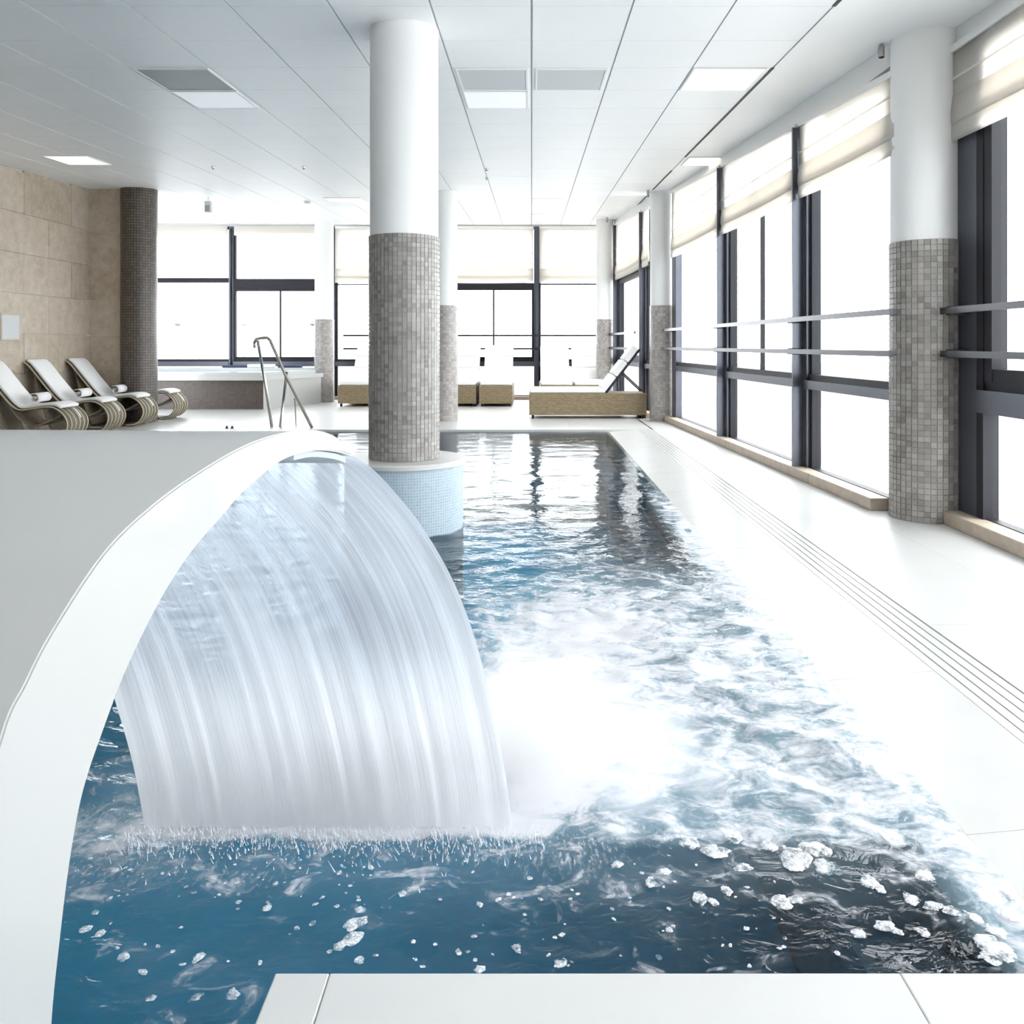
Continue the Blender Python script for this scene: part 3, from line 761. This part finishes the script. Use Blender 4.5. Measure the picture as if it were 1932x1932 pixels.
# splash mist: a soft cloud of spray where the curtain lands
N = NT('spray_mist'); N.t.nodes.remove(N.b); g = N.n('ShaderNodeTexCoord'); sx = N.n('ShaderNodeSeparateXYZ'); N.l(g.outputs['Object'], sx.inputs[0])
nz = N.n('ShaderNodeTexNoise', i_Scale=6.5, i_Detail=4.0); N.l(g.outputs['Object'], nz.inputs['Vector'])
hz_ = N.math('SUBTRACT', 1.0, N.smooth(N.math('ADD', sx.outputs[2], N.math('MULTIPLY', N.math('SUBTRACT', nz.outputs[0], .5), .35)), .0, .34))
pv = N.n('ShaderNodeVolumeScatter'); pv.inputs['Color'].default_value = (.985,.99,1,1); pv.inputs['Anisotropy'].default_value = .45
ex = N.math('DIVIDE', sx.outputs[0], .92); ey = N.math('MAXIMUM', N.math('DIVIDE', sx.outputs[1], .50), N.math('DIVIDE', sx.outputs[1], -.33)); ez = N.math('DIVIDE', sx.outputs[2], .40)
rr2 = N.math('ADD', N.math('ADD', N.math('POWER', N.math('ABSOLUTE', ex), 2.5), N.math('MULTIPLY', ey, ey)), N.math('MULTIPLY', ez, ez))
edge_ = N.math('SUBTRACT', 1.0, N.smooth(N.math('ADD', rr2, N.math('MULTIPLY', N.math('SUBTRACT', nz.outputs[0], .5), 1.5)), .0, .9))
N.l(N.math('MULTIPLY', N.math('MULTIPLY', edge_, edge_), 14.0), pv.inputs['Density']); N.l(pv.outputs[0], N.out.inputs['Volume'])
mv = []; mf = []; A_, B_ = 24, 8
c0 = Vector((-.28,2.24,WZ))
ring = []
for b in range(B_+1):
    ph = (math.pi/2)*b/B_
    for a in range(A_):
        an = 2*math.pi*a/A_; ca, sa = math.cos(an), math.sin(an)
        rx = .92*(abs(ca)**.6)*(1 if ca > 0 else -1); ry = .50*(abs(sa)**.6)*(1 if sa > 0 else -1)
        mv.append((rx*math.cos(ph), ry*math.cos(ph), .40*math.sin(ph)))
for b in range(B_):
    for a in range(A_): mf.append((b*A_+a, b*A_+(a+1)%A_, (b+1)*A_+(a+1)%A_, (b+1)*A_+a))
mf.append(tuple(reversed(range(A_))))
ms = mesh('splash_mist', mv, mf, N.m, None, loc=c0+Vector((0,0,.0)))
tag(ms, 'white mist of spray where the water curtain hits the pool', 'spray', kind='stuff')

# foam flakes floating in the foreground, and droplets thrown up along the landing line
N = NT('foam'); g = N.n('ShaderNodeNewGeometry'); vo = N.n('ShaderNodeTexVoronoi', i_Scale=190.0); N.l(g.outputs['Position'], vo.inputs['Vector'])
nz = N.n('ShaderNodeTexNoise', i_Scale=45.0, i_Detail=3.0); N.l(g.outputs['Position'], nz.inputs['Vector'])
N.b.inputs['Base Color'].default_value = (.90,.91,.94,1); N.b.inputs['Roughness'].default_value = .5
tpf = N.n('ShaderNodeBsdfTransparent'); mxf = N.n('ShaderNodeMixShader')
al = N.math('MULTIPLY', N.smooth(nz.outputs[0], .25, .62), N.math('SUBTRACT', 1.0, N.math('MULTIPLY', N.smooth(vo.outputs['Distance'], .25, .6), .5)))
N.l(al, mxf.inputs[0]); N.l(tpf.outputs[0], mxf.inputs[1]); N.l(N.b.outputs[0], mxf.inputs[2]); N.l(mxf.outputs[0], N.out.inputs[0]); M['foam'] = N.m
M['drops'] = plain('drops', (.90,.92,.95), .3)
def wpt(px, py):
    t = (H-WZ)*F/(py-CY); return (px-CX)*t/F, t
fl = [(1165,1635,14),(1232,1668,22),(1255,1648,15),(1320,1697,22),(1345,1705,14),(1370,1683,15),(1475,1705,26),(1500,1700,18),(1640,1668,28),(1660,1680,16),(1745,1655,24),
 (1620,1765,18),(1670,1750,24),(1690,1760,16),(1740,1760,18),(1263,1758,10),(1243,1810,10),(1060,1767,9),(975,1793,14),(865,1800,10),(905,1710,10),(940,1700,8),(672,1745,26),(665,1775,24),(680,1720,14),
 (640,1790,16),(678,1815,14),(232,1810,17),(270,1838,12),(375,1810,16),(345,1823,7),(440,1880,16),(370,1885,15),(285,1887,12),(215,1645,11),(205,1700,9),(180,1725,10),(160,1757,14),(190,1765,13),
 (505,1715,13),(450,1705,8),(760,1690,12),(905,1832,14),(1058,1822,16),(1300,1592,26),(1350,1610,30),(1380,1580,26),(1400,1640,20),(1500,1625,46),(1560,1640,34),(1540,1605,36),(1450,1600,20),
 (1150,1590,12),(1190,1590,12),(1155,1718,6),(1000,1660,8),(960,1690,7),(1408,1755,8),(1580,1802,8),(1378,1787,6),(895,1770,7),(560,1755,9),(590,1745,9),(520,1670,7),(700,1640,9),(640,1650,7),(330,1640,8),
 (1720,1700,22),(1760,1712,22),(1800,1722,22),(1840,1735,20),(1860,1780,34),(1890,1800,34),(1870,1810,26),(1880,1760,24),(1910,1730,26),(1900,1690,20),(780,1780,7),(830,1700,6),(1020,1700,7),(1090,1690,6)]
fl += [(random.uniform(130,1500), random.uniform(1560,1830), random.uniform(2.5,7)) for _ in range(130)]
fl += [(random.uniform(170,700), random.uniform(1560,1720), random.uniform(2.5,6)) for _ in range(60)]
parts = []
for (px, py, r) in fl:
    x, y = wpt(px, py); R0 = .68*r*y/F
    for sub in range(3 if r > 12 else 1):
        ox, oy = (random.uniform(-.45,.45)*R0, random.uniform(-.7,.7)*R0) if sub else (0,0)
        rr = R0*(1 if sub == 0 else random.uniform(.45,.75)); k = 14
        V = []; Fc = []
        jit = [random.uniform(.75,1.2) for _ in range(k)]; el = random.uniform(1.0,1.5); ro = random.uniform(0,math.pi)
        hz0 = WZ+.004
        for lv, (f, hh) in enumerate(((1.0,-.004),(.9,.16),(.6,.30),(.25,.36))):
            for a in range(k):
                an = 2*math.pi*a/k; lx, ly = rr*f*jit[a]*math.cos(an)*el, rr*f*jit[a]*math.sin(an)/el*1.2
                V.append((x+ox+lx*math.cos(ro)-ly*math.sin(ro), y+oy+lx*math.sin(ro)+ly*math.cos(ro), hz0+hh*rr*.35*random.uniform(.8,1.2)))
        for lv in range(3):
            for a in range(k): Fc.append((lv*k+a, lv*k+(a+1)%k, (lv+1)*k+(a+1)%k, (lv+1)*k+a))
        Fc.append(tuple(3*k+a for a in range(k)))
        parts.append((V, Fc))
V, Fc = join_geo(parts)
tag(mesh('foam_flakes', V, Fc, M['foam'], None, smooth=True), 'small white foam flakes drifting on the near blue water', 'foam', kind='stuff')
parts = []
for k in range(1100):
    x = random.uniform(-.98, 0.03); y = 1.99-abs(random.gauss(0,.055)); h = abs(random.gauss(0,.013))+.004; r = random.uniform(.0008,.0018)
    lean = random.uniform(-.35,.35)*h; ly = -random.uniform(.1,.6)*h; z = WZ+random.uniform(0,.02)
    V = [(x-r,y,z),(x,y-r,z),(x+r,y,z),(x,y+r,z),(x+lean,y+ly,z+h)]
    parts.append((V, [(0,1,4),(1,2,4),(2,3,4),(3,0,4)]))
V, Fc = join_geo(parts)
tag(mesh('splash_drops', V, Fc, M['drops']), 'fringe of thrown droplets along the landing line of the curtain', 'droplets', kind='stuff')

# ================================================================== FURNITURE
def uvbox(name, b, mat, parent):
    """box with metre UVs on every side"""
    x0,x1,y0,y1,z0,z1 = b; o = mesh(name, boxv(*b), HF, mat, parent)
    l = o.data.uv_layers.new(name='UVMap')
    for p in o.data.polygons:
        nrm = p.normal
        for li in p.loop_indices:
            c = o.data.vertices[o.data.loops[li].vertex_index].co
            l.data[li].uv = (c.x+c.y, c.z) if abs(nrm.z) < .5 else (c.x, c.y)
    return o
def cushion_geo(L, W_, T, r=.03):
    return boxv(0, L, 0, W_, 0, T)
def sunbed(label, back_deg=52, group='wicker sunbeds'):
    """local x: foot (0) to head (1.9); y width .64"""
    e = empty('wicker_sunbed', (0,0,0), label=label, cat='sunbed', group=group)
    Lb, Wd = 1.84, .62
    uvbox('wicker_base', (0,Lb,0,Wd,.055,.395), M['wicker'], e)
    for x in (.04, Lb-.08):
        for y in (.03, Wd-.07): box('leg', (x,x+.04,y,y+.04,0,.055), M['frame_dark'], e)
    bev(box('seat_cushion', (.01,1.2,.015,Wd-.015,.397,.475), M['cushion'], e), .025, 3)
    a = math.radians(back_deg); hx, hz = 1.2, .415
    ca, sa = math.cos(a), math.sin(a)
    def slanted(nm, u0,u1,y0,y1,t0,t1,mat,b=.02):
        V = [(hx+u*ca-t*sa, y, hz+u*sa+t*ca) for t in (t0,t1) for (u,y) in ((u0,y0),(u1,y0),(u1,y1),(u0,y1))]
        o = mesh(nm, V, HF, mat, e); return bev(o, b, 3) if b else o
    bfr = slanted('back_frame', 0,.86,.02,Wd-.02,-.03,0,M['frame_dark'],0)
    for k in range(3): slanted('back_cushion', .01+.285*k,.285*(k+1),.02,Wd-.02,.003,.10,M['cushion']).parent = bfr
    for y in (.06, Wd-.09):
        p = (hx+.42*ca+.02*sa, y, hz+.42*sa-.03); q_ = (hx+.62, y, .395)
        tube('support_strut', [p, q_], .012, M['frame_dark'], e, 6)
    return e
sb = sunbed('wicker sunbed with raised back seen side on at the pool end')
sb.location = (-.04, 12.86, 0)
for xk, lab in ((-3.62,'wicker sunbed facing the pool, left of the large pool column'),
                (-2.92,'wicker sunbed facing the pool hidden mostly behind the large column'),
                (-1.66,'wicker sunbed facing the pool, just right of the slim column'),
                (-.98,'wicker sunbed facing the pool next to the white floor gap'),
                (.16,'white cushioned sunbed directly behind the side-on sunbed, nearer the dark post'),
                (.80,'white cushioned sunbed directly behind the side-on sunbed, nearer the corner column')):
    c = copy_tree(sb); c['label'] = lab; c.rotation_euler = (0,0,math.pi/2); c.location = (xk+.62, 15.35, 0)

# curved rattan loungers along the stone wall : local x from head to foot, y width
LW = .46
def rattan_lounger(label):
    e = empty('rattan_lounger', (0,0,0), label=label, cat='lounger', group='curved rattan loungers')
    top = catmull([(-.08,.93),(.0,.87),(.20,.62),(.36,.44),(.46,.385),(.60,.40),(.74,.42),(.86,.41),(.97,.33),(1.02,.22),(.99,.11),(.90,.035),(.78,.02)], 5)
    def strip(nm, pr, th, y0, y1, mat):
        n = len(pr); V = []; U = []; s = 0
        for i, p in enumerate(pr):
            a = pr[max(i-1,0)]; b = pr[min(i+1,n-1)]; t = np.array(b)-np.array(a); t /= np.linalg.norm(t); nn = np.array([t[1],-t[0]])
            if i: s += float(np.linalg.norm(np.array(p)-np.array(pr[i-1])))
            lo = np.array(p)+nn*th
            for y, pt in ((y0,p),(y1,p),(y1,lo),(y0,lo)): V.append((pt[0],y,pt[1])); U.append((s,y))
        Fc = []
        for i in range(n-1):
            for k in range(4): Fc.append((i*4+k, i*4+(k+1)%4, (i+1)*4+(k+1)%4, (i+1)*4+k))
        Fc += [(3,2,1,0), tuple((n-1)*4+k for k in range(4))]
        return mesh(nm, V, Fc, mat, e, U, True)
    strip('rattan_shell', top, .018, .02, LW-.02, M['rattan'])
    for k in range(6):
        y = .006+(LW-.012)*k/5
        tube('hoop', [(p[0]+.004, y, p[1]) for p in top[18:]], .009, M['rattan_hoop'], e, 6)
    for y in (.006, LW-.006):
        tube('back_rim', [(p[0], y, p[1]) for p in top[:19]], .011, M['rattan_hoop'], e, 6)
    under = catmull([(.30,.50),(.42,.30),(.60,.20),(.80,.26),(.93,.33)], 4)
    strip('under_curve', under, .015, .03, LW-.03, M['rattan'])
    box('base_skid', (.28,.86,.03,LW-.03,0,.03), M['rattan'], e)
    strip('back_leg', [(.05,.80),(.12,.5),(.22,.2),(.30,.02)], .02, .03, LW-.03, M['rattan'])
    pad = [(p[0]+.012, p[1]+.012) for p in top[1:38]]
    c = strip('cushion_pad', pad, -.035, .03, LW-.03, M['cushion']); bev(c, .012)
    st_ = [(p[0]+.05, p[1]+.01) for p in top[37:44]]
    strip('cushion_strap', st_, -.006, LW/2-.012, LW/2+.012, M['cushion']).parent = c
    return e
L0 = rattan_lounger('curved rattan lounger with white pad, cut off at the left picture edge')
L0.location = (-6.52, 9.72, 0)
for y, lab in ((10.66,'curved rattan lounger with white pad, second along the stone wall'),
               (11.62,'curved rattan lounger with white pad in front of the dark mosaic column'),
               (12.66,'curved rattan lounger whose foot end shows right of the dark column')):
    c = copy_tree(L0); c['label'] = lab; c.location = (-6.52, y, 0)
def towel(loc, lab, rz=0):
    e = empty('rolled_towel', loc, rz, lab, 'towel', 'rolled white towels')
    sp_ = [((.010+.0065*t)*math.cos(t*1.05), (.010+.0065*t)*math.sin(t*1.05)) for t in np.linspace(0, 8.2, 44)]
    n = len(sp_); V = []; Fc = []
    for y in (-.16, .16):
        for (a, b) in sp_: V.append((a, y, b+.06))
    for i in range(n-1): Fc.append((i, i+1, n+i+1, n+i))
    o = mesh('towel_roll', V, Fc, M['towel'], e, smooth=True); s = o.modifiers.new('thickness','SOLIDIFY'); s.thickness = .006
    box('towel_band', (-.064,.064,-.02,.02,-.004,-.001), M['towel'], e)
    return e
for y, lab in ((9.72,'rolled white towel on the lounger at the picture edge'),(10.66,'rolled white towel on the second lounger'),(11.62,'rolled white towel on the lounger before the dark column')):
    towel((-6.52+.56, y+LW/2+.02, .452), lab, .1)

# hot tub at the back left
ht = empty('hot_tub', (-5.8,14.7,0), label='raised hot tub with brown mosaic front and white rim', cat='hot tub')
def htbox(nm, b, m, bv=0):
    o = uvbox(nm, (b[0]+5.8,b[1]+5.8,b[2]-14.7,b[3]-14.7,b[4],b[5]), m, ht); return bev(o, bv) if bv else o
htbox('mosaic_front', (-8.36,-4.80,14.70,14.80,0,.52), M['tub_mosaic'])
V = [(-4.80,14.70),(-4.14,16.15),(-4.25,16.2),(-4.9,14.80)]
def poly(nm, V, z0, z1, m):
    n = len(V); vv = [(x+5.8,y-14.7,z0) for x,y in V]+[(x+5.8,y-14.7,z1) for x,y in V]
    return mesh(nm, vv, [tuple(reversed(range(n))), tuple(range(n,2*n))]+[(i,(i+1)%n,n+(i+1)%n,n+i) for i in range(n)], m, ht)
poly('white_side', V, 0, .56, M['white_gloss'])
poly('rim', [(-8.36,14.62),(-4.78,14.62),(-4.10,16.15),(-4.45,16.15),(-5.0,15.0),(-8.36,15.0)], .52, .60, M['white_gloss'])
poly('rim_step', [(-8.36,14.75),(-4.86,14.75),(-4.24,16.1),(-4.45,16.15),(-5.05,15.05),(-8.36,15.05)], .60, .66, M['white_gloss'])
poly('tub_water', [(-8.36,15.0),(-5.0,15.0),(-4.42,16.15),(-4.45,17.2),(-8.36,17.2)], .50, .60, plain('tub_water', (.55,.66,.75), .06))
poly('back_rim', [(-8.36,17.0),(-4.45,17.0),(-4.45,17.3),(-8.36,17.3)], .52, .68, M['white_gloss'])
for k, (x, lab) in enumerate(((-6.15,'dark blue folded item on the hot tub back edge, left'),(-5.05,'dark blue folded item on the hot tub back edge, behind the handrail'))):
    o = box('folded_towel', (-.24,.24,-.1,.1,0,.05), plain('navy_cloth', (.04,.05,.11), .8, bump=.3, scale=40)); bev(o, .015); o.location = (x-.05*(k == 0)+.02,17.12,.68)
    tag(o, lab, 'towel', 'dark cloths on the hot tub')
o = box('folded_towel', (-.27,.27,-.1,.1,0,.07), M['towel']); bev(o, .02); o.location = (-5.63,17.12,.68); tag(o, 'white folded towel between two dark cloths on the hot tub edge', 'towel')

# pool handrail
hr = empty('pool_handrail', P(513,803,11.42)*1, label='bent stainless steel handrail at the far pool edge', cat='handrail')
hp = hr.location.copy()
def hrt(nm, pts, r=.022):
    tube(nm, [p-hp for p in pts], r, M['steel'], hr, 8)
def fl0(px, d): return Vector(((px-CX)*d/F, d, 0))
hrt('sloping_rail', [fl0(589,11.42), P(540,710,11.42), P(509,641,11.42), P(504,637,11.42), P(492,638,11.5), P(484,639,11.6), P(480,646,11.62), P(480,657,11.62)])
hrt('post', [fl0(513,11.62), P(500,720,11.62), P(486,642,11.6)])
hrt('post', [fl0(529,11.62), P(537,740,11.5), P(541,700,11.42)])
hrt('thin_stay', [fl0(559,11.7), P(556,752,11.42)], .010)
for px in (428,438):
    e = empty('floor_nozzle', fl0(px,11.36), label='small dark nozzle fitting on the far coping, %s of a pair' % ('left' if px < 430 else 'right'), cat='nozzle', group='coping nozzles')
    lathe('nozzle_base', [(.022,0),(.022,.012),(.012,.014)], M['frame_dark'], e, 12)
    lathe('nozzle_head', [(.010,.014),(.014,.03),(.006,.036)], M['frame_dark'], e, 12)

# ceiling fittings
def sprinkler(px, py, lab, nm='sprinkler', r=.018):
    d = 2867.5/(590-py); x = (px-CX)*d/F
    e = empty(nm, (x,d,ceil_z(d)), label=lab, cat='sprinkler', group='ceiling sprinklers')
    lathe('rose', [(r*1.3,-.008),(r*1.4,0)], M['steel'], e, 14); lathe('stem', [(r*.35,-.022),(r*.35,-.008)], M['steel'], e, 10); lathe('deflector', [(r*.8,-.027),(r*.8,-.022)], M['frame_dark'], e, 14)
sprinkler(402,315,'small ceiling sprinkler above the hot tub window, left of two')
sprinkler(573,315,'small ceiling sprinkler right of the hot tub window post')
sprinkler(918,318,'small ceiling sprinkler just right of the large pool column')
sprinkler(918,335,'second small sprinkler right behind the one beside the pool column')
def spot(x, y, lab, dz=-.02, r=.045):
    e = empty('spotlight', (x,y,ceil_z(y)), label=lab, cat='spotlight', group='column spotlights'); r = .022
    lathe('housing', [(r,-.09),(r,-.02),(r*.6,0)], M['steel'], e, 16); lathe('lens', [(r*.8,-.094),(r*.8,-.09)], M['slot'], e, 16)
spot(2.41,5.66,'small round spotlight at the top of the nearest right column')
spot(1.76,12.42,'small dark spotlight at the top of the sunbed column')
spot(1.46,15.9,'small spotlight at the top of the far corner column')
sk = empty('ceiling_speaker', P(393,374,13.2), label='small white box hanging from the ceiling before the hot tub window', cat='speaker')
sk.location.z = ceil_z(13.2)
lathe('stem', [(.012,-.06),(.012,0)], M['white_paint'], sk, 10); box('case', (-.05,.05,-.04,.04,-.24,-.06), M['vent_pale'], sk, .008); box('grille', (-.035,.035,-.046,-.041,-.22,-.13), M['vent'], sk)
sd = empty('smoke_detector', ((580-CX)*13.6/F,13.6,ceil_z(13.6)), label='flat white smoke detector left of the large pool column', cat='detector')
lathe('base', [(.06,-.015),(.07,0)], M['white_paint'], sd, 20); lathe('sensor', [(.025,-.045),(.05,-.035),(.05,-.015)], M['vent_pale'], sd, 20)

# lamp posts on the terrace beyond the hot tub
for px, lab in ((335,'thin garden lamp post outside, left of the dark window post'),(460,'thin garden lamp post outside, right of the dark window post'),(590,'thin garden lamp post outside beside the lilac column')):
    d = 26.0; e = empty('lamp_post', ((px-CX)*d/F, d, -.2), label=lab, cat='lamp post', group='terrace lamp posts')
    lathe('pole', [(.022,0),(.018,1.98)], M['outdoor_post'], e, 10)
    lathe('lamp_head', [(.05,1.95),(.12,2.0),(.11,2.03),(.03,2.10)], M['frame'], e, 14)
    lathe('finial', [(.02,2.10),(.008,2.28)], M['outdoor_post'], e, 8)
